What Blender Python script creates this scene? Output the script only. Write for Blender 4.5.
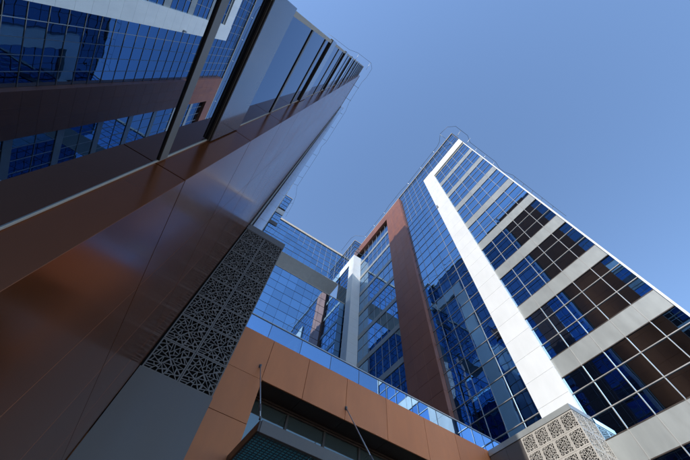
import bpy, bmesh, math, random
from mathutils import Vector, Matrix

random.seed(7)
for o in list(bpy.data.objects):
    bpy.data.objects.remove(o)
scene = bpy.context.scene
COL = scene.collection
EYE = 1.6                                  # eye height above the paving

# ------------------------------------------------------------------ camera
cam_d = bpy.data.cameras.new('camera')
cam_d.sensor_width = 36.0
cam_d.lens = 16.54
cam_d.clip_start = 0.05
cam_d.clip_end = 3000
cam = bpy.data.objects.new('camera', cam_d)
COL.objects.link(cam)
right = Vector((0.82973, -0.55432, 0.06543))
down = Vector((0.52061, 0.72629, -0.44886))
fwd = Vector((0.20129, 0.40649, 0.89121))
m = Matrix((right, -down, -fwd)).transposed().to_4x4()
m.translation = Vector((0, 0, EYE))
cam.matrix_world = m
scene.camera = cam

# ------------------------------------------------------------------ light
SUN_TO = Vector((-1.0, -0.553, 0.705)).normalized()      # towards the sun
elev = math.asin(SUN_TO.z)
azim = math.atan2(SUN_TO.x, SUN_TO.y)
world = bpy.data.worlds.new('World')
scene.world = world
world.use_nodes = True
wn = world.node_tree
for n in list(wn.nodes):
    wn.nodes.remove(n)
sky = wn.nodes.new('ShaderNodeTexSky')
sky.sky_type = 'NISHITA'
sky.sun_disc = False
sky.sun_elevation = elev
sky.sun_rotation = azim
sky.altitude = 200
sky.air_density = 1.0
sky.dust_density = 0.25
sky.ozone_density = 3.0
bg = wn.nodes.new('ShaderNodeBackground')
bg.inputs['Strength'].default_value = 0.15
wo = wn.nodes.new('ShaderNodeOutputWorld')
wn.links.new(sky.outputs[0], bg.inputs['Color'])
wn.links.new(bg.outputs[0], wo.inputs['Surface'])

sd = bpy.data.lights.new('sun', 'SUN')
sd.energy = 2.3
sd.angle = math.radians(0.53)
sd.color = (1.0, 0.965, 0.91)
sun = bpy.data.objects.new('sun', sd)
COL.objects.link(sun)
sun.rotation_euler = (-SUN_TO).to_track_quat('-Z', 'Y').to_euler()
sun.location = SUN_TO * 150

vs = scene.view_settings
vs.view_transform = 'Standard'
vs.look = 'None'
vs.gamma = 1.0
vs.use_curve_mapping = False
vs.exposure = 1.06
cy = scene.cycles
cy.use_denoising = True
cy.max_bounces = 12
cy.diffuse_bounces = 4
cy.glossy_bounces = 8
cy.caustics_reflective = True
cy.blur_glossy = 0.33
cy.sample_clamp_indirect = 20.0

# ------------------------------------------------------------------ materials
def nodes_of(name):
    mt = bpy.data.materials.new(name)
    mt.use_nodes = True
    nt = mt.node_tree
    return mt, nt, nt.nodes['Principled BSDF']

def link(nt, a, b):
    nt.links.new(a, b)

def panel_mat(name, col, rough, metallic=0.0, coat=0.0, coat_rough=0.1, vary=0.08, spec=0.5,
              bump=0.0, bump_scale=2.0, grime=0.10):
    """painted or anodised sheet: piece-to-piece shade, faint dirt, slight waviness"""
    mt, nt, b = nodes_of(name)
    N = nt.nodes
    tc = N.new('ShaderNodeTexCoord')
    oi = N.new('ShaderNodeObjectInfo')
    nz = N.new('ShaderNodeTexNoise')
    nz.inputs['Scale'].default_value = 1.7
    nz.inputs['Detail'].default_value = 8
    nz.inputs['Roughness'].default_value = 0.65
    geo = N.new('ShaderNodeNewGeometry')
    mp = N.new('ShaderNodeMapping')
    mp.inputs['Scale'].default_value = (1, 1, 0.35)
    link(nt, geo.outputs['Position'], mp.inputs['Vector'])
    link(nt, mp.outputs[0], nz.inputs['Vector'])
    r1 = N.new('ShaderNodeMapRange')
    r1.inputs['To Min'].default_value = 1 - vary
    r1.inputs['To Max'].default_value = 1 + vary
    link(nt, oi.outputs['Random'], r1.inputs['Value'])
    r2 = N.new('ShaderNodeMapRange')
    r2.inputs['From Min'].default_value = 0.3
    r2.inputs['From Max'].default_value = 0.7
    r2.inputs['To Min'].default_value = 1 - grime
    r2.inputs['To Max'].default_value = 1 + grime * 0.5
    link(nt, nz.outputs['Fac'], r2.inputs['Value'])
    mu = N.new('ShaderNodeMath'); mu.operation = 'MULTIPLY'
    link(nt, r1.outputs[0], mu.inputs[0]); link(nt, r2.outputs[0], mu.inputs[1])
    vm = N.new('ShaderNodeVectorMath'); vm.operation = 'SCALE'
    vm.inputs[0].default_value = col
    link(nt, mu.outputs[0], vm.inputs['Scale'])
    link(nt, vm.outputs[0], b.inputs['Base Color'])
    rr = N.new('ShaderNodeMapRange')
    rr.inputs['From Min'].default_value = 0.3
    rr.inputs['From Max'].default_value = 0.7
    rr.inputs['To Min'].default_value = rough * 0.85
    rr.inputs['To Max'].default_value = min(1, rough * 1.25)
    link(nt, nz.outputs['Fac'], rr.inputs['Value'])
    link(nt, rr.outputs[0], b.inputs['Roughness'])
    b.inputs['Metallic'].default_value = metallic
    b.inputs['Specular IOR Level'].default_value = spec
    b.inputs['Coat Weight'].default_value = coat
    b.inputs['Coat Roughness'].default_value = coat_rough
    if bump:
        n2 = N.new('ShaderNodeTexNoise')
        n2.inputs['Scale'].default_value = bump_scale
        n2.inputs['Detail'].default_value = 1
        link(nt, geo.outputs['Position'], n2.inputs['Vector'])
        bp = N.new('ShaderNodeBump')
        bp.inputs['Strength'].default_value = 1.0
        bp.inputs['Distance'].default_value = bump
        link(nt, n2.outputs['Fac'], bp.inputs['Height'])
        link(nt, bp.outputs[0], b.inputs['Normal'])
        link(nt, bp.outputs[0], b.inputs['Coat Normal'])
    return mt

def glass_mat(name, refl, body, body_amt, rough=0.0, wave=0.0, wave_scale=0.7, vary=0.12, trans=0.0, translucent=False):
    """tinted solar-control glass: coloured mirror over a dark interior"""
    mt, nt, b = nodes_of(name)
    N = nt.nodes
    N.remove(b)
    out = N['Material Output']
    geo = N.new('ShaderNodeNewGeometry')
    oi = N.new('ShaderNodeObjectInfo')
    gl = N.new('ShaderNodeBsdfGlossy')
    gl.inputs['Roughness'].default_value = rough
    r1 = N.new('ShaderNodeMapRange')
    r1.inputs['To Min'].default_value = 1 - vary
    r1.inputs['To Max'].default_value = 1 + vary
    link(nt, oi.outputs['Random'], r1.inputs['Value'])
    vm = N.new('ShaderNodeVectorMath'); vm.operation = 'SCALE'
    vm.inputs[0].default_value = refl
    link(nt, r1.outputs[0], vm.inputs['Scale'])
    lw = N.new('ShaderNodeFresnel'); lw.inputs['IOR'].default_value = 1.5
    mx = N.new('ShaderNodeMix'); mx.data_type = 'RGBA'
    link(nt, lw.outputs[0], mx.inputs[0])
    link(nt, vm.outputs[0], mx.inputs[6])
    mx.inputs[7].default_value = (0.9, 0.93, 0.97, 1)
    link(nt, mx.outputs[2], gl.inputs['Color'])
    df = N.new('ShaderNodeBsdfTranslucent' if translucent else 'ShaderNodeBsdfDiffuse')
    df.inputs['Color'].default_value = (*body, 1)
    ad = N.new('ShaderNodeMixShader')
    ad.inputs[0].default_value = body_amt
    link(nt, gl.outputs[0], ad.inputs[1])
    link(nt, df.outputs[0], ad.inputs[2])
    last = ad
    if trans:
        tr = N.new('ShaderNodeBsdfTransparent')
        tr.inputs['Color'].default_value = (0.75, 0.85, 0.9, 1)
        m2 = N.new('ShaderNodeMixShader')
        m2.inputs[0].default_value = trans
        link(nt, ad.outputs[0], m2.inputs[1]); link(nt, tr.outputs[0], m2.inputs[2])
        last = m2
    link(nt, last.outputs[0], out.inputs['Surface'])
    if wave:
        nz = N.new('ShaderNodeTexNoise')
        nz.inputs['Scale'].default_value = wave_scale
        nz.inputs['Detail'].default_value = 1.5
        link(nt, geo.outputs['Position'], nz.inputs['Vector'])
        bp = N.new('ShaderNodeBump')
        bp.inputs['Strength'].default_value = 1.0
        bp.inputs['Distance'].default_value = wave
        link(nt, nz.outputs['Fac'], bp.inputs['Height'])
        link(nt, bp.outputs[0], gl.inputs['Normal'])
    return mt

M = {}
M['brown'] = panel_mat('copper_brown_cladding_shade', (0.27, 0.078, 0.026), 0.20, 0.66, 0.18, 0.12, 0.05, spec=0.2)  # shaded left tower's copy of the brown cladding, shade put into the colour
M['brown_lit'] = panel_mat('copper_brown_cladding_lit', (0.37, 0.145, 0.085), 0.40, 0.55, 0.0, 0.25, 0.05, spec=0.3)  # same cladding on the sunlit tower, its lit look put into a paler colour
M['copper'] = panel_mat('copper_podium_cladding', (0.56, 0.188, 0.068), 0.42, 0.10, 0.04, 0.2, 0.07, spec=0.3)
M['fin_metal'] = panel_mat('bright_fin_metal', (0.55, 0.57, 0.60), 0.14, 0.9, 0.0, vary=0.03, bump=0.004, bump_scale=0.9)
M['dark_bronze'] = panel_mat('dark_bronze_soffit', (0.055, 0.028, 0.020), 0.45, 0.2, vary=0.05)
M['joint'] = panel_mat('dark_joint', (0.012, 0.010, 0.010), 0.7, vary=0.02)
M['white'] = panel_mat('white_cladding', (0.66, 0.66, 0.65), 0.5, vary=0.02, grime=0.05)
M['spandrel'] = panel_mat('grey_spandrel', (0.335, 0.345, 0.33), 0.35, 0.25, 0.2, 0.2, vary=0.03)
M['spandrel_shade'] = panel_mat('grey_spandrel_shade', (0.10, 0.105, 0.115), 0.25, 0.5, 1.0, 0.08, vary=0.02)  # shaded copy of the grey spandrel, the shade darkens its base colour
M['frame_grey'] = panel_mat('grey_window_frame', (0.20, 0.185, 0.17), 0.4, 0.1, vary=0.03)
M['grey'] = panel_mat('slate_grey_cladding', (0.105, 0.090, 0.080), 0.45, 0.1, 0.15, 0.2, vary=0.03)
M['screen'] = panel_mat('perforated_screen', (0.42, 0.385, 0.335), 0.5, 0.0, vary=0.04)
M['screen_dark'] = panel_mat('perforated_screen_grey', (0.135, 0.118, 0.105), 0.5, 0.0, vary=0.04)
M['black'] = panel_mat('screen_backing', (0.008, 0.008, 0.008), 0.8, vary=0.02, spec=0.1)
M['mullion'] = panel_mat('aluminium_mullion', (0.34, 0.325, 0.305), 0.4, 0.3, vary=0.03)
M['dark_mullion'] = panel_mat('bronze_mullion', (0.055, 0.040, 0.033), 0.4, 0.2, vary=0.03)
M['coping'] = panel_mat('beige_coping', (0.52, 0.44, 0.35), 0.5, vary=0.04)
M['steel'] = panel_mat('galvanised_steel', (0.42, 0.43, 0.44), 0.35, 0.7, vary=0.03)
M['dark_steel'] = panel_mat('dark_steel', (0.10, 0.105, 0.11), 0.45, 0.4, vary=0.03)
M['core'] = panel_mat('building_core', (0.03, 0.032, 0.036), 0.8, vary=0.02)
M['roof'] = panel_mat('roof_membrane', (0.25, 0.25, 0.24), 0.8, vary=0.02)
M['soffit'] = panel_mat('grey_soffit', (0.62, 0.59, 0.54), 0.5, 0.0, 0.1, vary=0.03)
M['glass'] = glass_mat('blue_solar_glass', (0.23, 0.42, 0.63), (0.008, 0.012, 0.024), 0.08, 0.0, 0.0016, 0.8)
M['glass_wavy'] = glass_mat('blue_solar_glass_wavy', (0.23, 0.42, 0.63), (0.008, 0.012, 0.024), 0.08, 0.0, 0.006, 0.7)
M['glass_deep'] = glass_mat('deep_navy_glass', (0.15, 0.25, 0.40), (0.008, 0.010, 0.018), 0.10, 0.0, 0.0016, 0.8)
M['glass_near'] = glass_mat('blue_solar_glass_flat', (0.21, 0.31, 0.44), (0.006, 0.008, 0.012), 0.10, 0.0, 0.0)
M['glass_sky'] = glass_mat('clear_balustrade_glass', (0.27, 0.47, 0.72), (0.02, 0.03, 0.05), 0.05, 0.0, 0.0, trans=0.12)
M['glass_dark'] = glass_mat('dark_shop_glass', (0.26, 0.32, 0.31), (0.09, 0.11, 0.105), 0.45, 0.02, 0.002, 1.5)
M['canopy_glass'] = glass_mat('teal_canopy_glass', (0.10, 0.22, 0.27), (0.24, 0.48, 0.49), 0.75, 0.05, translucent=True)
mt, nt, b = nodes_of('stone_paving')
geo = nt.nodes.new('ShaderNodeNewGeometry')
bk = nt.nodes.new('ShaderNodeTexBrick')
bk.inputs['Scale'].default_value = 1.0
bk.inputs['Color1'].default_value = (0.12, 0.115, 0.11, 1)
bk.inputs['Color2'].default_value = (0.095, 0.09, 0.088, 1)
bk.inputs['Mortar'].default_value = (0.04, 0.04, 0.04, 1)
bk.inputs['Mortar Size'].default_value = 0.006
bk.inputs['Brick Width'].default_value = 0.6
bk.inputs['Row Height'].default_value = 0.3
link(nt, geo.outputs['Position'], bk.inputs['Vector'])
link(nt, bk.outputs['Color'], b.inputs['Base Color'])
b.inputs['Roughness'].default_value = 0.7
M['paving'] = mt

# ------------------------------------------------------------------ helpers
_cache = {}

def finish(name, bm, mat, parent=None, loc=(0, 0, 0)):
    me = bpy.data.meshes.new(name)
    bm.to_mesh(me); bm.free()
    me.materials.append(M[mat])
    o = bpy.data.objects.new(name, me)
    COL.objects.link(o)
    o.location = loc
    if parent:
        o.parent = parent
    return o

def bm_box(bm, x0, x1, y0, y1, z0, z1):
    v = [bm.verts.new(p) for p in ((x0, y0, z0), (x1, y0, z0), (x1, y1, z0), (x0, y1, z0),
                                   (x0, y0, z1), (x1, y0, z1), (x1, y1, z1), (x0, y1, z1))]
    for f in ((0, 3, 2, 1), (4, 5, 6, 7), (0, 1, 5, 4), (1, 2, 6, 5), (2, 3, 7, 6), (3, 0, 4, 7)):
        bm.faces.new([v[i] for i in f])

def box(name, mat, parent, x0, x1, y0, y1, z0, z1, bev=0.0, tilt=0.0):
    """one box piece; z is measured from eye level; alike pieces share mesh data"""
    dx, dy, dz = x1 - x0, y1 - y0, z1 - z0
    key = (name, mat, round(dx, 3), round(dy, 3), round(dz, 3), bev)
    me = _cache.get(key)
    if me is None:
        bm = bmesh.new()
        bm_box(bm, -dx / 2, dx / 2, -dy / 2, dy / 2, -dz / 2, dz / 2)
        if bev:
            bmesh.ops.bevel(bm, geom=list(bm.edges), offset=bev, segments=1, affect='EDGES')
        me = bpy.data.meshes.new(name)
        bm.to_mesh(me); bm.free()
        me.materials.append(M[mat])
        _cache[key] = me
    o = bpy.data.objects.new(name, me)
    COL.objects.link(o)
    o.location = ((x0 + x1) / 2, (y0 + y1) / 2, (z0 + z1) / 2 + EYE)
    if tilt:
        o.rotation_euler = tuple(random.gauss(0, tilt) for _ in range(3))
    if parent:
        o.parent = parent
    return o

def joined(name, mat, parent, boxes, tilt=0.0, stuff=True):
    bm = bmesh.new()
    for b_ in boxes:
        n0 = len(bm.verts)
        bm_box(bm, b_[0], b_[1], b_[2], b_[3], b_[4] + EYE, b_[5] + EYE)
        if tilt:
            bm.verts.ensure_lookup_table()
            vv = bm.verts[n0:]
            c = sum((v.co for v in vv), Vector()) / 8
            bmesh.ops.rotate(bm, verts=vv, cent=c, matrix=Matrix.Rotation(random.gauss(0, tilt), 3, 'Z') @
                             Matrix.Rotation(random.gauss(0, tilt), 3, 'Y'))
    o = finish(name, bm, mat, parent)
    if stuff:
        o['kind'] = 'stuff'
    return o

def tube(name, mat, parent, pts, r=0.03, seg=8):
    """a bent pipe through pts (z from eye level), one mesh with mitred bends"""
    P = [Vector((p[0], p[1], p[2] + EYE)) for p in pts]
    bm = bmesh.new()
    rings = []
    for i, p in enumerate(P):
        d = Vector()
        if i > 0: d += (P[i] - P[i - 1]).normalized()
        if i < len(P) - 1: d += (P[i + 1] - P[i]).normalized()
        d.normalize()
        a = d.orthogonal() if abs(d.z) > 0.95 else d.cross(Vector((0, 0, 1)))
        a.normalize(); b_ = d.cross(a)
        rings.append([bm.verts.new(p + (a * math.cos(t) + b_ * math.sin(t)) * r)
                      for t in [k * 2 * math.pi / seg for k in range(seg)]])
    for i in range(len(rings) - 1):
        for k in range(seg):
            f = bm.faces.new((rings[i][k], rings[i][(k + 1) % seg], rings[i + 1][(k + 1) % seg], rings[i + 1][k]))
            f.smooth = True
    bm.faces.new(rings[0][::-1]); bm.faces.new(rings[-1])
    return finish(name, bm, mat, parent)

def thing(name, label, cat, loc=(0, 0, 0)):
    o = bpy.data.objects.new(name, None)
    COL.objects.link(o)
    o.location = loc
    o['label'] = label
    o['category'] = cat
    return o

def place(root, loc):
    """move the empty to the thing's base without moving its parts"""
    root.location = loc
    for ch in root.children:
        ch.location = ch.location - Vector(loc)

def sub(parent_obj, o):
    """parent o under a placed mesh part, keeping world position"""
    o.parent = parent_obj
    o.location = o.location - parent_obj.location
    return o

def frange(a, b_, step):
    r = []
    v = a
    while v < b_ - 1e-6:
        r.append(v); v += step
    return r

# pierced screen panel: a square sheet split by random straight cuts, every cell cut out
def screen_mesh(size, bar, margin, cells, depth, seed, mat='screen'):
    rnd = random.Random(seed)
    h = size / 2 - margin
    polys = [[Vector((-h, -h)), Vector((h, -h)), Vector((h, h)), Vector((-h, h))]]
    def area(p):
        return 0.5 * abs(sum(p[i].x * p[(i + 1) % len(p)].y - p[(i + 1) % len(p)].x * p[i].y for i in range(len(p))))
    base = [0.55, 2.2, 1.15, 2.75, 0.15, 1.7]
    while len(polys) < cells:
        polys.sort(key=area)
        p = polys.pop()
        c = sum(p, Vector((0, 0))) / len(p)
        done = False
        for _ in range(12):
            w = [rnd.random() + 0.25 for _ in p]
            q = sum((v * k for v, k in zip(p, w)), Vector((0, 0))) / sum(w)
            q = q.lerp(c, 0.5)
            far = max(((u - v) for u in p for v in p), key=lambda w_: w_.length)
            a = math.atan2(far.y, far.x) + math.pi / 2 + rnd.gauss(0, 0.42)
            n = Vector((-math.sin(a), math.cos(a)))
            A, B = [], []
            for i in range(len(p)):
                u, v = p[i], p[(i + 1) % len(p)]
                du, dv = (u - q).dot(n), (v - q).dot(n)
                (A if du >= 0 else B).append(u)
                if du * dv < 0:
                    x = u + (v - u) * (du / (du - dv))
                    A.append(x); B.append(x)
            if len(A) > 2 and len(B) > 2 and min(area(A), area(B)) > 0.30 * area(p):
                polys += [A, B]; done = True
                break
        if not done:
            polys.insert(0, p); break
    bm = bmesh.new()
    def ring(outer, inner):
        k = len(outer)
        of = [bm.verts.new((p.x, 0, p.y)) for p in outer]
        nf = [bm.verts.new((p.x, 0, p.y)) for p in inner]
        nb = [bm.verts.new((p.x, depth, p.y)) for p in inner]
        for i in range(k):
            j = (i + 1) % k
            bm.faces.new((of[i], of[j], nf[j], nf[i]))
            bm.faces.new((nf[i], nf[j], nb[j], nb[i]))
    for p in polys:
        k = len(p)
        s = sum(p[i].x * p[(i + 1) % k].y - p[(i + 1) % k].x * p[i].y for i in range(k))
        if s < 0:
            p = p[::-1]
        inner = []
        for i in range(k):
            e0 = (p[i] - p[i - 1]).normalized(); e1 = (p[(i + 1) % k] - p[i]).normalized()
            n0 = Vector((-e0.y, e0.x)); n1 = Vector((-e1.y, e1.x))
            bis = n0 + n1
            bis = bis / max(0.5, bis.dot(n0))
            inner.append(p[i] + bis * bar / 2)
        s2 = sum(inner[i].x * inner[(i + 1) % k].y - inner[(i + 1) % k].x * inner[i].y for i in range(k))
        flip = any((inner[(i + 1) % k] - inner[i]).dot(p[(i + 1) % k] - p[i]) <= 0 for i in range(k))
        if s2 <= 1e-5 or flip:      # narrow cell: a smaller hole of the same outline
            c = sum(p, Vector((0, 0))) / k
            inner = [c + (v - c) * 0.62 for v in p]
        ring(p, inner)
    S = size / 2 - 0.004
    outer = [Vector((-S, -S)), Vector((S, -S)), Vector((S, S)), Vector((-S, S))]
    inn = [Vector((-h, -h)), Vector((h, -h)), Vector((h, h)), Vector((-h, h))]
    of = [bm.verts.new((p.x, 0, p.y)) for p in outer]
    nf = [bm.verts.new((p.x, 0, p.y)) for p in inn]
    ob = [bm.verts.new((p.x, depth, p.y)) for p in outer]
    for i in range(4):
        j = (i + 1) % 4
        bm.faces.new((of[i], of[j], nf[j], nf[i]))
        bm.faces.new((of[j], of[i], ob[i], ob[j]))
    me = bpy.data.meshes.new('screen_panel')
    bm.to_mesh(me); bm.free()
    me.materials.append(M[mat])
    return me

# ------------------------------------------------------------------ setting
bm = bmesh.new()
S = 400
bm.faces.new([bm.verts.new(p) for p in ((-S, -S, 0), (S, -S, 0), (S, S, 0), (-S, S, 0))])
g = finish('ground', bm, 'paving')
g['kind'] = 'structure'

FLOOR = 3.915
ROOF = 48.7

# ================================================================== RIGHT TOWER  (facade x = 15, facing -x)
XR = 15.0
rt = thing('striped_tower', 'tall glass tower with white frame, grey spandrel stripes and sunlit brown frame', 'building')
box('core', 'core', rt, XR + 0.10, XR + 26, 0.06, 26.9, -EYE, ROOF - 0.15)
box('roof', 'roof', rt, XR + 0.10, XR + 26, 0.06, 26.9, ROOF - 0.145, ROOF)

def z_rows(z_lo, z_hi, levels):
    L = [z for z in levels if z_lo + 0.05 < z < z_hi - 0.05]
    return [z_lo] + L + [z_hi]

pane_boxes = {}
GAP = 0.012

def pane_grid(parent, ys, zs, single, x=XR, sgn=1, mat='glass', name='glass_pane', tilt=0.0012):
    """panes in a plane x = const; those for which single(y, z) holds are objects, others are pooled"""
    for i in range(len(ys) - 1):
        for j in range(len(zs) - 1):
            b_ = (x, x + 0.03 * sgn, ys[i] + GAP, ys[i + 1] - GAP, zs[j] + GAP, zs[j + 1] - GAP)
            b_ = (min(b_[0], b_[1]), max(b_[0], b_[1])) + b_[2:]
            if single(ys[i], zs[j]):
                box(name, mat, parent, *b_, tilt=tilt)
            else:
                pane_boxes.setdefault((parent.name, mat), []).append(b_)

# --- striped bay
SB = 6.83 - 2 * FLOOR                 # lowest spandrel underside
COLS = [0.0, 1.086, 2.172, 3.258, 4.344, 5.43]
k = 0
while True:
    zb = SB + k * FLOOR
    zt = zb + 1.05
    if zb > 42.3:
        break
    if zb > -EYE:
        for i in range(5):
            box('spandrel_panel', 'spandrel', rt, XR - 0.025, XR + 0.05, COLS[i] + 0.01, COLS[i + 1] - 0.01, zb + 0.012, zt - 0.012)
    z1, z2, z3 = zt + 0.90, zt + 2.03, zt + 2.865
    top = min(z3, 42.5)
    zs = [z for z in (zt, z1, z2, top) if z <= top]
    pane_grid(rt, COLS, zs, lambda y, z: True, tilt=0.0010)
    for z in (z1, z2):
        if z < 42.4:
            box('transom', 'mullion', rt, XR - 0.035, XR + 0.02, 0.03, 5.43, z - 0.019, z + 0.019)
    for z in (zt, z3):
        if z < 42.4:
            box('edge_trim', 'dark_mullion', rt, XR - 0.035, XR + 0.02, 0.03, 5.43, z - 0.018, z + 0.018)
    k += 1
for y in COLS[1:5]:
    box('mullion', 'mullion', rt, XR - 0.036, XR + 0.02, y - 0.015, y + 0.015, SB + 1.1, 42.5)
box('corner_trim', 'white', rt, XR - 0.07, XR + 0.12, -0.06, 0.035, -EYE, 42.49)

# --- white frame (column and head)
wf = box('white_frame', 'joint', rt, XR - 0.17, XR + 0.02, 5.46, 7.09, -EYE, 44.36)
ROWS = [0.84 * 15 + 1.305 * k for k in range(-11, 28)]
zs = z_rows(-EYE, 44.4, [z for z in ROWS if z < 42.6])
zs = [z for z in zs if z <= 42.6] + [44.4]
for j in range(len(zs) - 1):
    sub(wf, box('cladding_panel', 'white', None, XR - 0.20, XR + 0.01, 5.43, 7.12, zs[j] + 0.003, zs[j + 1] - 0.003, 0.004))
wh = box('white_head', 'joint', rt, XR - 0.12, XR + 0.02, 0.0, 5.42, 42.53, 44.36)
for i in range(5):
    sub(wh, box('cladding_panel', 'white', None, XR - 0.15, XR + 0.01, COLS[i] - (0.07 if i == 0 else 0) + 0.003, COLS[i + 1] - 0.003, 42.5, 44.4, 0.004))

fl = box('facade_lamp', 'steel', rt, XR - 0.42, XR - 0.195, 6.85, 7.0, 34.2, 34.5, 0.02)
# --- glass above the white head and between the white and brown columns
YM = [7.12, 8.14, 9.15, 10.16, 11.17, 12.15]
ZM = z_rows(-EYE, ROOF, ROWS)
pane_grid(rt, YM, ZM, lambda y, z: 5 < z < 26, mat='glass_wavy', tilt=0.0025)
YU = [0.0, 1.02, 2.04, 3.06, 4.08, 5.10, 6.11, 7.12]
ZU = [44.4] + [z for z in ROWS if 44.6 < z < ROOF - 0.3] + [ROOF]
pane_grid(rt, YU, ZU, lambda y, z: False)
for y in YM[1:5]:
    box('mullion', 'mullion', rt, XR - 0.026, XR + 0.02, y - 0.013, y + 0.013, -EYE, ROOF)
for y in YU[:-1]:
    box('mullion', 'mullion', rt, XR - 0.026, XR + 0.02, y - 0.013, y + 0.013, 44.41, ROOF)
for z in ZM[1:-1]:
    box('transom', 'mullion', rt, XR - 0.034, XR + 0.02, 7.13, 12.14, z - 0.018, z + 0.018)
for z in ZU[1:-1]:
    box('transom', 'mullion', rt, XR - 0.034, XR + 0.02, 0.0, 7.12, z - 0.018, z + 0.018)

# --- brown frame: wide column and head
bf = box('brown_frame', 'joint', rt, XR - 0.34, XR + 0.02, 12.18, 15.47, -EYE, 47.75)
BC = [12.15, 13.27, 14.385, 15.5]
ZB = [z for z in ROWS if -EYE < z < 45.4]
ZB = [-EYE] + ZB[1:] + [45.75, 47.8]
for i in range(3):
    for j in range(len(ZB) - 1):
        sub(bf, box('cladding_panel', 'brown_lit', None, XR - 0.37, XR + 0.01, BC[i] + 0.005, BC[i + 1] - 0.005, ZB[j] + 0.005, ZB[j + 1] - 0.005, 0.003))
bh = box('brown_head', 'joint', rt, XR - 0.34, XR + 0.02, 15.51, 23.8, 45.78, 47.75)
ys = [15.5 + 1.18 * k for k in range(8)]
for i in range(7):
    sub(bh, box('cladding_panel', 'brown_lit', None, XR - 0.37, XR + 0.01, ys[i] + 0.005, ys[i + 1] - 0.005, 45.75, 47.8, 0.003))

# --- glazed bay inside the brown frame, with grey floor bands
YB = [15.5 + 1.06 * k for k in range(8)]
YB[-1] = 22.92
k = 0
while True:
    zb = SB + k * FLOOR + 0.15
    if zb > 45.7:
        break
    zt = zb + 0.62
    if zb > -EYE:
        box('spandrel_panel', 'spandrel', rt, XR - 0.06, XR + 0.03, 15.5, 22.92, zb, min(zt, 45.7))
    z1 = min(zt + 1.65, 45.75)
    z2 = min(zb + FLOOR, 45.75)
    zs = [zt, z1, z2] if z2 > z1 else [zt, z1]
    if zt < 45.5:
        pane_grid(rt, YB, zs, lambda y, z: False)
        if z1 < 45.6:
            box('transom', 'mullion', rt, XR - 0.034, XR + 0.02, 15.5, 22.92, z1 - 0.018, z1 + 0.018)
    k += 1
for y in YB[1:-1]:
    box('mullion', 'mullion', rt, XR - 0.026, XR + 0.02, y - 0.013, y + 0.013, -EYE, 45.75)
pane_grid(rt, [12.15 + 1.07 * k for k in range(11)], [47.8, ROOF], lambda y, z: False)

# --- projecting bay with white portal where the link building meets the tower
XP = 13.6
YP0, YP1 = 22.92, 27.3
pb = box('portal_bay', 'core', rt, XP + 0.15, XR + 0.1, YP0 + 0.15, YP1, 3.0, ROOF - 0.1)
pf = box('portal_column', 'joint', rt, XP + 0.03, XR, YP0 + 0.03, 24.15, 3.0, 43.95)
zs = [3.0] + [z for z in ROWS if 3.3 < z < 42.6] + [44.0]
for j in range(len(zs) - 1):
    sub(pf, box('cladding_panel', 'white', None, XP, XR - 0.02, YP0, 24.18, zs[j] + 0.003, zs[j + 1] - 0.003, 0.004))
ph = box('portal_head', 'joint', rt, XP + 0.03, XR, 24.2, YP1 - 0.3, 42.33, 43.95)
for a, b_ in ((24.18, 25.7), (25.7, 27.0)):
    sub(ph, box('cladding_panel', 'white', None, XP, XP + 0.4, a + 0.003, b_ - 0.003, 42.3, 44.0, 0.004))
pane_grid(rt, [24.18, 25.1, 26.05, 27.0], z_rows(3.0, 42.3, ROWS), lambda y, z: False, x=XP + 0.10)
pane_grid(rt, [YP0, 24.0, 25.0, 26.0, 27.0], [44.0, 45.3, 46.6, 47.9, ROOF], lambda y, z: False, x=XP)
for z in (45.3, 46.6, 47.9):
    box('transom', 'mullion', rt, XP - 0.05, XR, YP0 - 0.05, 27.0, z - 0.025, z + 0.025)
for y in (24.0, 25.0, 26.0):
    box('mullion', 'mullion', rt, XP - 0.04, XP + 0.02, y - 0.02, y + 0.02, 44.01, ROOF)
for z in [z for z in ROWS if 20 < z < 42]:
    box('transom', 'mullion', rt, XP + 0.05, XP + 0.12, 24.19, 27.0, z - 0.025, z + 0.025)
ys_boxes = []
for a, b_ in ((XP, 14.3), (14.3, XR)):
    for z0, z1 in ((44.0, 45.3), (45.3, 46.6), (46.6, 47.9), (47.9, ROOF)):
        ys_boxes.append((a + GAP, b_ - GAP, YP0, YP0 + 0.03, z0 + GAP, z1 - GAP))
joined('glass_pane', 'glass', rt, ys_boxes, 0.001)

# --- coping and window-cleaning rail
box('coping', 'coping', rt, XR - 0.10, XR + 0.3, -0.10, YP0 - 0.06, ROOF, ROOF + 0.12)
box('coping', 'coping', rt, XP - 0.08, XR + 0.3, YP0 - 0.05, 27.3, ROOF, ROOF + 0.13)
box('coping', 'coping', rt, XR + 0.31, XR + 26, -0.10, 0.25, ROOF, ROOF + 0.12)
ZR = ROOF + 0.55
rail_pts = [(39, -0.62, ZR), (27, -0.62, ZR), (25.6, -0.25, ZR), (24.6, -0.25, ZR), (23.4, -0.62, ZR), (18.2, -0.62, ZR), (17.2, -1.15, ZR),
            (14.9, -1.15, ZR), (13.95, -0.4, ZR), (13.75, 0.9, ZR), (14.45, 1.9, ZR), (14.62, 2.6, ZR), (14.66, 10.2, ZR), (14.55, 11.2, ZR), (14.55, 14.5, ZR), (14.66, 15.5, ZR),
            (14.62, 21.5, ZR), (13.2, 22.3, ZR), (12.9, 23.2, ZR), (12.9, 26.3, ZR)]
rr = tube('cleaning_rail', 'dark_steel', rt, rail_pts, 0.026)
def bracket(parent, p0, p1, r=0.028, mat='steel'):
    o = tube('bracket', mat, None, [p0, p1], r, 6)
    o.parent = parent
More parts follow.
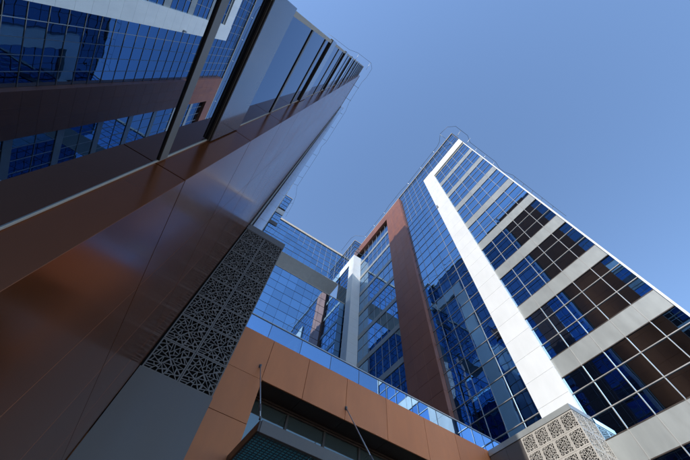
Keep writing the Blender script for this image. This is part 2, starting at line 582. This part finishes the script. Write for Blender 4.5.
for x in [15.9, 17.8, 19.6, 21.4, 23.2, 27.5, 29.4, 31.4, 33.5, 36]:
    bracket(rr, (x, 0.2, ROOF + 0.1), (x, -0.62 if x > 18 else -1.1, ZR), 0.032, 'steel' if x < 25 else 'dark_steel')
for y in [1.0, 3.5, 6.5, 9.6, 12.6, 15.9, 18.8, 21.4]:
    bracket(rr, (XR + 0.1, y, ROOF + 0.1), (14.6 if y > 2 else 13.8, y, ZR))

# --- lattice box at the foot of the white column
XB, YB0, YB1, ZBX0, ZBX1 = 13.6, 5.28, 7.84, 3.5, 8.8
lb = box('lattice_box', 'black', rt, XB + 0.06, XR - 0.05, YB0 + 0.06, YB1 - 0.02, ZBX0, ZBX1 - 0.05)
mesh_b = screen_mesh(0.64, 0.016, 0.045, 48, 0.02, 11)
mesh_c = screen_mesh(0.70, 0.016, 0.045, 48, 0.02, 12)
def screen(parent, me, x, y, z, face):
    o = bpy.data.objects.new('screen_panel', me)
    COL.objects.link(o)
    o.location = (x, y, z + EYE)
    if face == '-x':
        o.rotation_euler = (0, 0, -math.pi / 2)
    elif face == '+x':
        o.rotation_euler = (0, 0, math.pi / 2)
    sub(parent, o)
    return o
for i in range(4):
    for j in range(8):
        screen(lb, mesh_b, XB, YB0 + 0.32 + i * 0.64, ZBX1 - 0.24 - 0.32 - j * 0.64, '-x')
for i in range(2):
    for j in range(7):
        screen(lb, mesh_c, XB + 0.35 + i * 0.70, YB0, ZBX1 - 0.24 - 0.35 - j * 0.70, '-y')
sub(lb, box('cap', 'spandrel', None, XB - 0.02, XR - 0.06, YB0 - 0.02, 9.6, ZBX1 - 0.23, ZBX1))
sub(lb, box('base_panel', 'grey', None, XB, XR - 0.06, YB0, YB1, -EYE, ZBX0 - 0.3))
for a, b_ in ((YB1 + 0.01, 8.7), (8.71, 9.6)):
    for z0, z1 in ((-EYE, 2.2), (2.21, 5.4), (5.41, 8.55)):
        sub(lb, box('side_panel', 'grey', None, XB + 0.01, XR - 0.06, a, b_, z0, z1))
if (rt.name, 'glass') in pane_boxes:
    joined('glass_pane', 'glass', rt, pane_boxes[(rt.name, 'glass')], 0.0012)
joined('glass_pane', 'glass_wavy', rt, pane_boxes[(rt.name, 'glass_wavy')], 0.0012)
place(rt, (XR, 0, 0))

# ================================================================== LEFT TOWER  (facade x = -0.83, facing +x)
XA, XBR, YJ, YE = -0.83, -0.62, 1.19, 5.80
lt = thing('brown_clad_tower', 'dark tower with glossy brown cladding, mirror windows and black lattice box', 'building')
box('core', 'core', lt, XA - 24, XA - 0.10, 0.05, 26.9, -EYE, ROOF - 0.15)
box('roof', 'roof', lt, XA - 24, XA - 0.10, 0.05, 26.9, ROOF - 0.145, ROOF)
# --- window strip A
k = -2
while True:
    zb = 2.66 + k * FLOOR
    if zb > ROOF - 1:
        break
    zt = zb + 0.65
    m2, m3, zn = zb + 1.95, zb + 3.27, zb + FLOOR
    if zb > -EYE:
        sp = box('spandrel_panel', 'spandrel_shade', lt, XA - 0.02, -0.795, -0.05, YJ - 0.012, zb, zt, 0.003)
        sub(sp, box('drip_trim', 'dark_mullion', None, XA + 0.002, -0.797, -0.02, YJ - 0.012, zb - 0.010, zb - 0.001))
        sub(sp, box('drip_line', 'coping', None, -0.813, -0.8115, -0.02, YJ - 0.012, zb - 0.0115, zb - 0.0105))
    zs = [max(zt, -EYE), m2, m3, min(zn, ROOF)]
    for a, b_ in zip(zs, zs[1:]):
        if b_ > a + 0.05 and a < ROOF:
            box('glass_pane', 'glass_near', lt, XA - 0.03, XA, 0.02, YJ - 0.010, a, b_, tilt=0.0004)
    for z in (m2, m3):
        if -EYE < z < ROOF:
            tr_ = box('transom', 'dark_mullion', lt, XA, -0.821, 0.0, YJ - 0.012, z - 0.06, z + 0.028)
            sub(tr_, box('face_cap', 'frame_grey', None, -0.8215, -0.8185, 0.0, YJ - 0.012, z - 0.058, z + 0.03))
    k += 1
box('corner_trim', 'coping', lt, XA - 0.1, XA + 0.020, -0.03, 0.018, -EYE, ROOF)
box('jamb_trim', 'coping', lt, XA - 0.02, XA + 0.006, YJ - 0.011, YJ - 0.001, -EYE, ROOF - 0.9)
# --- brown frame: wide column with reveal
bl = box('brown_frame', 'joint', lt, XA - 0.1, XBR - 0.03, YJ + 0.03, YE - 0.05, -EYE, ROOF - 0.95)
ZL = [-EYE] + [1.93 + 1.305 * k for k in range(-2, 36)]
ZL = [z for z in ZL if z < ROOF - 1.6] + [ROOF - 0.9]
BL = [YJ, 2.26, 3.43, 4.60, YE]
for i in range(4):
    for j in range(len(ZL) - 1):
        x0 = XA - 0.06 if i == 0 else XBR - 0.05
        sub(bl, box('cladding_panel', 'brown', None, x0, XBR, BL[i] + (0 if i == 0 else 0.004), BL[i + 1] - 0.004, ZL[j] + 0.004, ZL[j + 1] - 0.004, 0.0015))
# --- dark slot and white column beyond
for k in range(3):
    box('slot_fin', ('joint', 'mullion', 'joint')[k], lt, XA, -0.585 + 0.045 * k, YE + 0.02 + 0.028 * k, YE + 0.035 + 0.028 * k, 9.1, ROOF - 1)
lw_ = box('white_frame', 'joint', lt, XA, -0.22, YE + 0.14, YE + 0.32, 9.0, ROOF - 0.1)
zs = [9.0] + [z for z in ROWS if 9.3 < z < ROOF - 0.5] + [ROOF]
for j in range(len(zs) - 1):
    sub(lw_, box('cladding_panel', 'fin_metal', None, XA + 0.01, -0.18, YE + 0.11, YE + 0.35, zs[j] + 0.003, zs[j + 1] - 0.003, 0.004))
# --- glass beyond
YG = [YE + 0.4 + 1.05 * k for k in range(17)]
YG[-1] = 22.5
pane_grid(lt, YG, z_rows(-EYE, ROOF, ROWS), lambda y, z: False, x=XA, sgn=-1, mat='glass_deep')
for z in [z for z in ROWS if -EYE < z < ROOF]:
    box('transom', 'dark_mullion', lt, XA - 0.02, XA + 0.03, YE + 0.36, 22.5, z - 0.018, z + 0.018)
for y in YG[1:-1]:
    box('mullion', 'dark_mullion', lt, XA - 0.02, XA + 0.025, y - 0.013, y + 0.013, -EYE, ROOF)
w2 = box('white_portal', 'white', lt, XA - 0.02, XA + 0.35, 16.9, 18.6, -EYE, 44.2)
sub(w2, box('portal_head', 'white', None, XA - 0.02, XA + 0.35, 18.61, 22.5, 42.4, 44.2))
# --- projecting bay at the link building
XQ = 0.62
box('portal_bay', 'core', lt, XA - 0.1, XQ - 0.06, 22.64, 27.3, 3.0, ROOF - 0.1)
ypb = []
for a, b_ in ((XA, -0.1), (-0.1, XQ)):
    for z0, z1 in zip(ZM, ZM[1:]):
        if z1 > 20 and not (41.7 < z0 < 43):
            ypb.append((a + GAP, b_ - GAP, 22.57, 22.6, z0 + GAP, z1 - GAP))
joined('glass_pane', 'glass', lt, ypb, 0.001)
for z in [z for z in ZM if 20 < z < ROOF - 0.2]:
    box('transom', 'mullion', lt, XA, XQ + 0.04, 22.53, 22.6, z - 0.02, z + 0.02)
box('white_band', 'white', lt, XA, XQ + 0.06, 22.48, 22.62, 41.9, 43.3)
box('grey_band', 'grey', lt, XA, XQ + 0.03, 22.50, 22.62, 38.3, 39.2)
pane_grid(lt, [22.6, 23.7, 24.8, 25.9, 27.0], z_rows(3.0, ROOF, ROWS), lambda y, z: False, x=XQ, sgn=-1)
# --- coping and rail
box('coping', 'coping', lt, XA - 0.3, XA + 0.06, -0.06, YE + 0.1, ROOF, ROOF + 0.10)
box('brown_head', 'brown', lt, XA - 0.05, XBR + 0.004, YJ, YE, ROOF - 0.88, ROOF - 0.02)
box('coping', 'coping', lt, XA + 0.065, XBR + 0.05, YJ, YE + 0.1, ROOF, ROOF + 0.10)
box('coping', 'coping', lt, XA - 0.3, XA + 0.1, YE + 0.105, 22.5, ROOF, ROOF + 0.10)
box('fin_cap', 'coping', lt, XA + 0.105, -0.15, YE + 0.105, YE + 0.40, ROOF + 0.001, ROOF + 0.10)
box('coping', 'coping', lt, XA - 0.3, XQ + 0.1, 22.51, 27.3, ROOF, ROOF + 0.12)
rail_l = [(-7, -0.62, ZR), (-3.6, -0.62, ZR), (-2.4, -0.95, ZR), (-0.2, -0.95, ZR), (0.30, -0.45, ZR), (0.30, 0.9, ZR), (0.12, 1.7, ZR), (0.12, 5.0, ZR), (0.36, 6.2, ZR), (0.36, 11.6, ZR),
          (0.12, 12.6, ZR), (0.30, 13.6, ZR), (0.24, 20.4, ZR), (0.9, 22.0, ZR), (1.2, 23.6, ZR), (1.35, 26.4, ZR)]
rl = tube('cleaning_rail', 'dark_steel', lt, rail_l, 0.017)
for y in [2.6, 4.6, 6.8, 9.2, 11.4, 14.2, 16.5, 18.6, 20.2]:
    bracket(rl, (XA + 0.05, y, ROOF + 0.1), (0.2, y, ZR), 0.022, 'dark_steel')
for y in (23.4, 25.4):
    bracket(rl, (XQ, y, ROOF + 0.1), (1.2, y, ZR), 0.022, 'dark_steel')
for x in (-0.3, -2.2):
    bracket(rl, (x, 0.1, ROOF + 0.1), (x, -0.95, ZR), 0.02, 'steel')
# --- lattice box
XL1, ZL0, ZL1 = 0.735, 3.56, 9.12
ll = box('lattice_box', 'black', lt, XA - 0.05, XL1 - 0.06, YE + 0.08, YE + 2.3, ZL0, ZL1 - 0.05)
W = (XL1 - XBR - 0.03) / 2
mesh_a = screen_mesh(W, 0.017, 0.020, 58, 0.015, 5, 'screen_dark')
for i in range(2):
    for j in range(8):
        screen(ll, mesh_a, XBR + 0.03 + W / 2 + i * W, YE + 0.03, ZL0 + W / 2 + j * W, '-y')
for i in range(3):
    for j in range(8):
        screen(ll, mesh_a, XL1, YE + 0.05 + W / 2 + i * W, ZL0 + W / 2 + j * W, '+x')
zc = ZL0 + 8 * W
sub(ll, box('cap', 'grey', None, XBR + 0.02, XL1 + 0.005, YE + 0.02, YE + 2.3, zc, zc + 0.32))
sub(ll, box('base_panel', 'grey', None, XBR + 0.012, XL1 + 0.012, YE + 0.012, YE + 2.3, -EYE, ZL0))
if (lt.name, 'glass') in pane_boxes:
    joined('glass_pane', 'glass', lt, pane_boxes[(lt.name, 'glass')], 0.0012)
joined('glass_pane', 'glass_deep', lt, pane_boxes[(lt.name, 'glass_deep')], 0.0015)
place(lt, (XA, 0, 0))

# ================================================================== LINK BUILDING
lk = thing('glass_link_building', 'blue glass link building bridging the two towers with overhanging upper storeys', 'building')
YF, YBK, ZS, ZLO = 27.0, 24.4, 40.5, 33.2
box('bridge_core', 'core', lk, XQ, XP + 0.12, YF + 0.12, YF + 14, ZS + 0.3, ROOF - 0.1)
box('wall_core', 'core', lk, XQ, XP, YBK + 0.1, YF + 14, 6, ZLO - 0.1)
xs = [XQ + 0.02 + (XP - XQ - 0.02) / 12 * k for k in range(13)]
zs = [ZS] + [ZS + 1.37 * k for k in range(1, 6)] + [ROOF]
for i in range(12):
    for j in range(len(zs) - 1):
        box('glass_pane', 'glass', lk, xs[i] + GAP, xs[i + 1] - GAP, YF, YF + 0.03, zs[j] + GAP, zs[j + 1] - GAP, tilt=0.0015)
for x in xs[1:-1]:
    box('mullion', 'mullion', lk, x - 0.014, x + 0.014, YF - 0.028, YF + 0.02, ZS, ROOF)
for z in zs[1:-1]:
    box('transom', 'mullion', lk, xs[0], xs[-1], YF - 0.035, YF + 0.02, z - 0.020, z + 0.020)
for i in range(6):
    box('soffit_panel', 'soffit', lk, xs[2 * i] + 0.004, xs[2 * i + 2] - 0.004, YF + 0.002, YF + 13.9, ZS - 0.02, ZS + 0.02)
box('coping', 'coping', lk, XQ + 0.12, XP - 0.1, YF - 0.12, YF + 0.4, ROOF, ROOF + 0.5)
box('coping', 'coping', lk, XQ, XP, YBK - 0.04, YBK + 0.4, ZLO, ZLO + 0.10)
box('lower_roof', 'soffit', lk, XQ, XP, YBK + 0.11, YF + 14, ZLO - 0.099, ZLO - 0.02)
xs = [XQ + 0.01 + (XP - XQ - 0.02) / 11 * k for k in range(12)]
zs = [8.9 + 1.35 * k for k in range(19)]
zs[-1] = ZLO
singles, rest = 0, []
for i in range(11):
    for j in range(len(zs) - 1):
        b_ = (xs[i] + GAP, xs[i + 1] - GAP, YBK, YBK + 0.03, zs[j] + GAP, zs[j + 1] - GAP)
        if j > 4 and singles < 200:
            box('glass_pane', 'glass', lk, *b_, tilt=0.0016); singles += 1
        else:
            rest.append(b_)
joined('glass_pane', 'glass', lk, rest, 0.0016)
for x in xs[1:-1]:
    box('mullion', 'dark_mullion', lk, x - 0.007, x + 0.007, YBK - 0.012, YBK + 0.02, 8.9, ZLO)
for z in zs[1:-1]:
    box('transom', 'dark_mullion', lk, xs[0], xs[-1], YBK - 0.018, YBK + 0.02, z - 0.014, z + 0.014)
place(lk, (7, YF, 0))

# ================================================================== PODIUM
pd = thing('brown_podium', 'low copper-brown podium with glass balustrade above a recessed entrance', 'building')
Y0 = 9.66
ZF0, ZF1 = 7.14, 8.87
box('core', 'core', pd, -0.7, XR - 0.1, 10.7, YBK - 0.05, -EYE, ZF0 + 0.01)
box('upper_core', 'joint', pd, -0.7, XR - 0.1, Y0 + 0.04, YBK - 0.05, ZF0 + 0.02, ZF1 - 0.05)
box('left_core', 'joint', pd, -0.7, 2.46, Y0 + 0.04, 10.69, -EYE, ZF0 + 0.01)
FX = [-0.7, 0.86, 2.46, 4.07, 5.88, 7.84, 9.88, 11.65, 13.4, XR - 0.05]
for a, b_ in zip(FX, FX[1:]):
    box('fascia_panel', 'copper', pd, a + 0.007, b_ - 0.007, Y0, Y0 + 0.05, ZF0, ZF1, 0.004)
PZ = [-EYE, 1.0, 2.55, 4.08, 5.62, ZF0]
for a, b_ in ((-0.7, 0.86), (0.86, 2.49)):
    for z0, z1 in zip(PZ, PZ[1:]):
        box('pillar_panel', 'copper', pd, a + 0.007, b_ - 0.007, Y0 + (0.001 if a < 0 else 0), Y0 + 0.05, z0 + 0.007, z1 - 0.007, 0.004)
for z0, z1 in zip(PZ, PZ[1:]):
    box('reveal_panel', 'copper', pd, 2.465, 2.49, Y0 + 0.06, 10.55, z0 + 0.007, z1 - 0.007)
for a, b_ in zip(FX[2:], FX[3:]):
    box('soffit_panel', 'dark_bronze', pd, a + 0.007, b_ - 0.007, Y0 + 0.055, 10.56, ZF0 - 0.001, ZF0 + 0.03)
# recessed shopfront
box('head_trim', 'dark_bronze', pd, 2.5, XR - 0.2, 10.48, 10.60, ZF0 - 0.07, ZF0 - 0.005)
box('head_trim', 'dark_bronze', pd, 2.5, XR - 0.2, 10.53, 10.62, ZF0 - 0.13, ZF0 - 0.075)
gx = [2.5 + 1.55 * k for k in range(9)]
for a, b_ in zip(gx, gx[1:]):
    for z0, z1 in ((-EYE, 1.6), (1.6, 4.2), (4.2, ZF0 - 0.13)):
        box('window_pane', 'glass_dark', pd, a + 0.04, b_ - 0.04, 10.60, 10.63, z0, z1, tilt=0.002)
    box('window_post', 'dark_mullion', pd, b_ - 0.04, b_ + 0.04, 10.54, 10.66, -EYE, ZF0 - 0.131)
# glass balustrade
px = [-0.7 + 1.43 * k for k in range(12)]
px[-1] = XR - 0.06
for a, b_ in zip(px, px[1:]):
    box('balustrade_pane', 'glass_sky', pd, a + 0.012, b_ - 0.012, Y0 + 0.02, Y0 + 0.034, ZF1 + 0.015, 9.58, tilt=0.0010)
    box('balustrade_clip', 'dark_steel', pd, b_ - 0.010, b_ + 0.010, Y0 + 0.012, Y0 + 0.045, ZF1, 9.58)
box('handrail', 'steel', pd, -0.7, XR - 0.02, Y0 - 0.01, Y0 + 0.06, 9.585, 9.64, 0.008)
place(pd, (7, Y0, 0))

# ================================================================== ENTRANCE CANOPY
cp = thing('entrance_canopy', 'grey steel canopy with gridded glass underside hung on thin rods over the entrance', 'canopy')
CX0, CX1, CY0, CY1, CZ = 2.26, 11.5, 7.68, 10.5, 4.43
box('front_beam', 'grey', cp, CX0 + 0.06, CX1, CY0, CY0 + 0.10, CZ, CZ + 0.29, 0.005)
box('end_beam', 'dark_mullion', cp, CX0, CX0 + 0.055, CY0 + 0.002, CY1, CZ - 0.002, CZ + 0.26, 0.005)
box('end_beam', 'dark_mullion', cp, CX1 + 0.002, CX1 + 0.06, CY0 + 0.002, CY1, CZ - 0.002, CZ + 0.26, 0.005)
gl_x = [CX0 + 0.06 + (CX1 - CX0 - 0.06) / 6 * k for k in range(7)]
for a, b_ in zip(gl_x, gl_x[1:]):
    box('canopy_glass', 'canopy_glass', cp, a + 0.01, b_ - 0.01, CY0 + 0.11, CY1, CZ + 0.022, CZ + 0.036)
bars = []
x = CX0 + 0.12
while x < CX1:
    bars.append((x - 0.011, x + 0.011, CY0 + 0.105, CY1, CZ + 0.004, CZ + 0.016)); x += 0.11
y = CY0 + 0.16
while y < CY1:
    bars.append((CX0 + 0.06, CX1, y - 0.011, y + 0.011, CZ + 0.0045, CZ + 0.015)); y += 0.11
joined('grating', 'dark_steel', cp, bars)
for xr in (2.26, 5.89):
    zt_ = 7.58
    rod = tube('hanger_rod', 'steel', cp, [(xr, Y0 - 0.03, zt_), (xr, CY0 + 0.04, CZ + 0.31)], 0.020)
    lug = box('lug', 'dark_steel', None, xr - 0.03, xr + 0.03, Y0 - 0.07, Y0 + 0.002, zt_ - 0.05, zt_ + 0.05, 0.01)
    lug.parent = rod
    lug2 = box('lug', 'dark_steel', None, xr - 0.02, xr + 0.02, CY0 + 0.005, CY0 + 0.08, CZ + 0.291, CZ + 0.36, 0.006)
    lug2.parent = rod
    p0, p1 = Vector((xr, Y0 - 0.03, zt_)), Vector((xr, CY0 + 0.04, CZ + 0.31))
    sl = tube('turnbuckle', 'dark_steel', None, [tuple(p0.lerp(p1, 0.80)), tuple(p0.lerp(p1, 0.90))], 0.034)
    sl.parent = rod
    pl = box('fixing_plate', 'dark_steel', None, xr - 0.045, xr + 0.045, Y0 - 0.012, Y0 + 0.001, zt_ - 0.07, zt_ + 0.07, 0.003)
    pl.parent = rod
place(cp, (6.9, Y0, CZ + EYE))
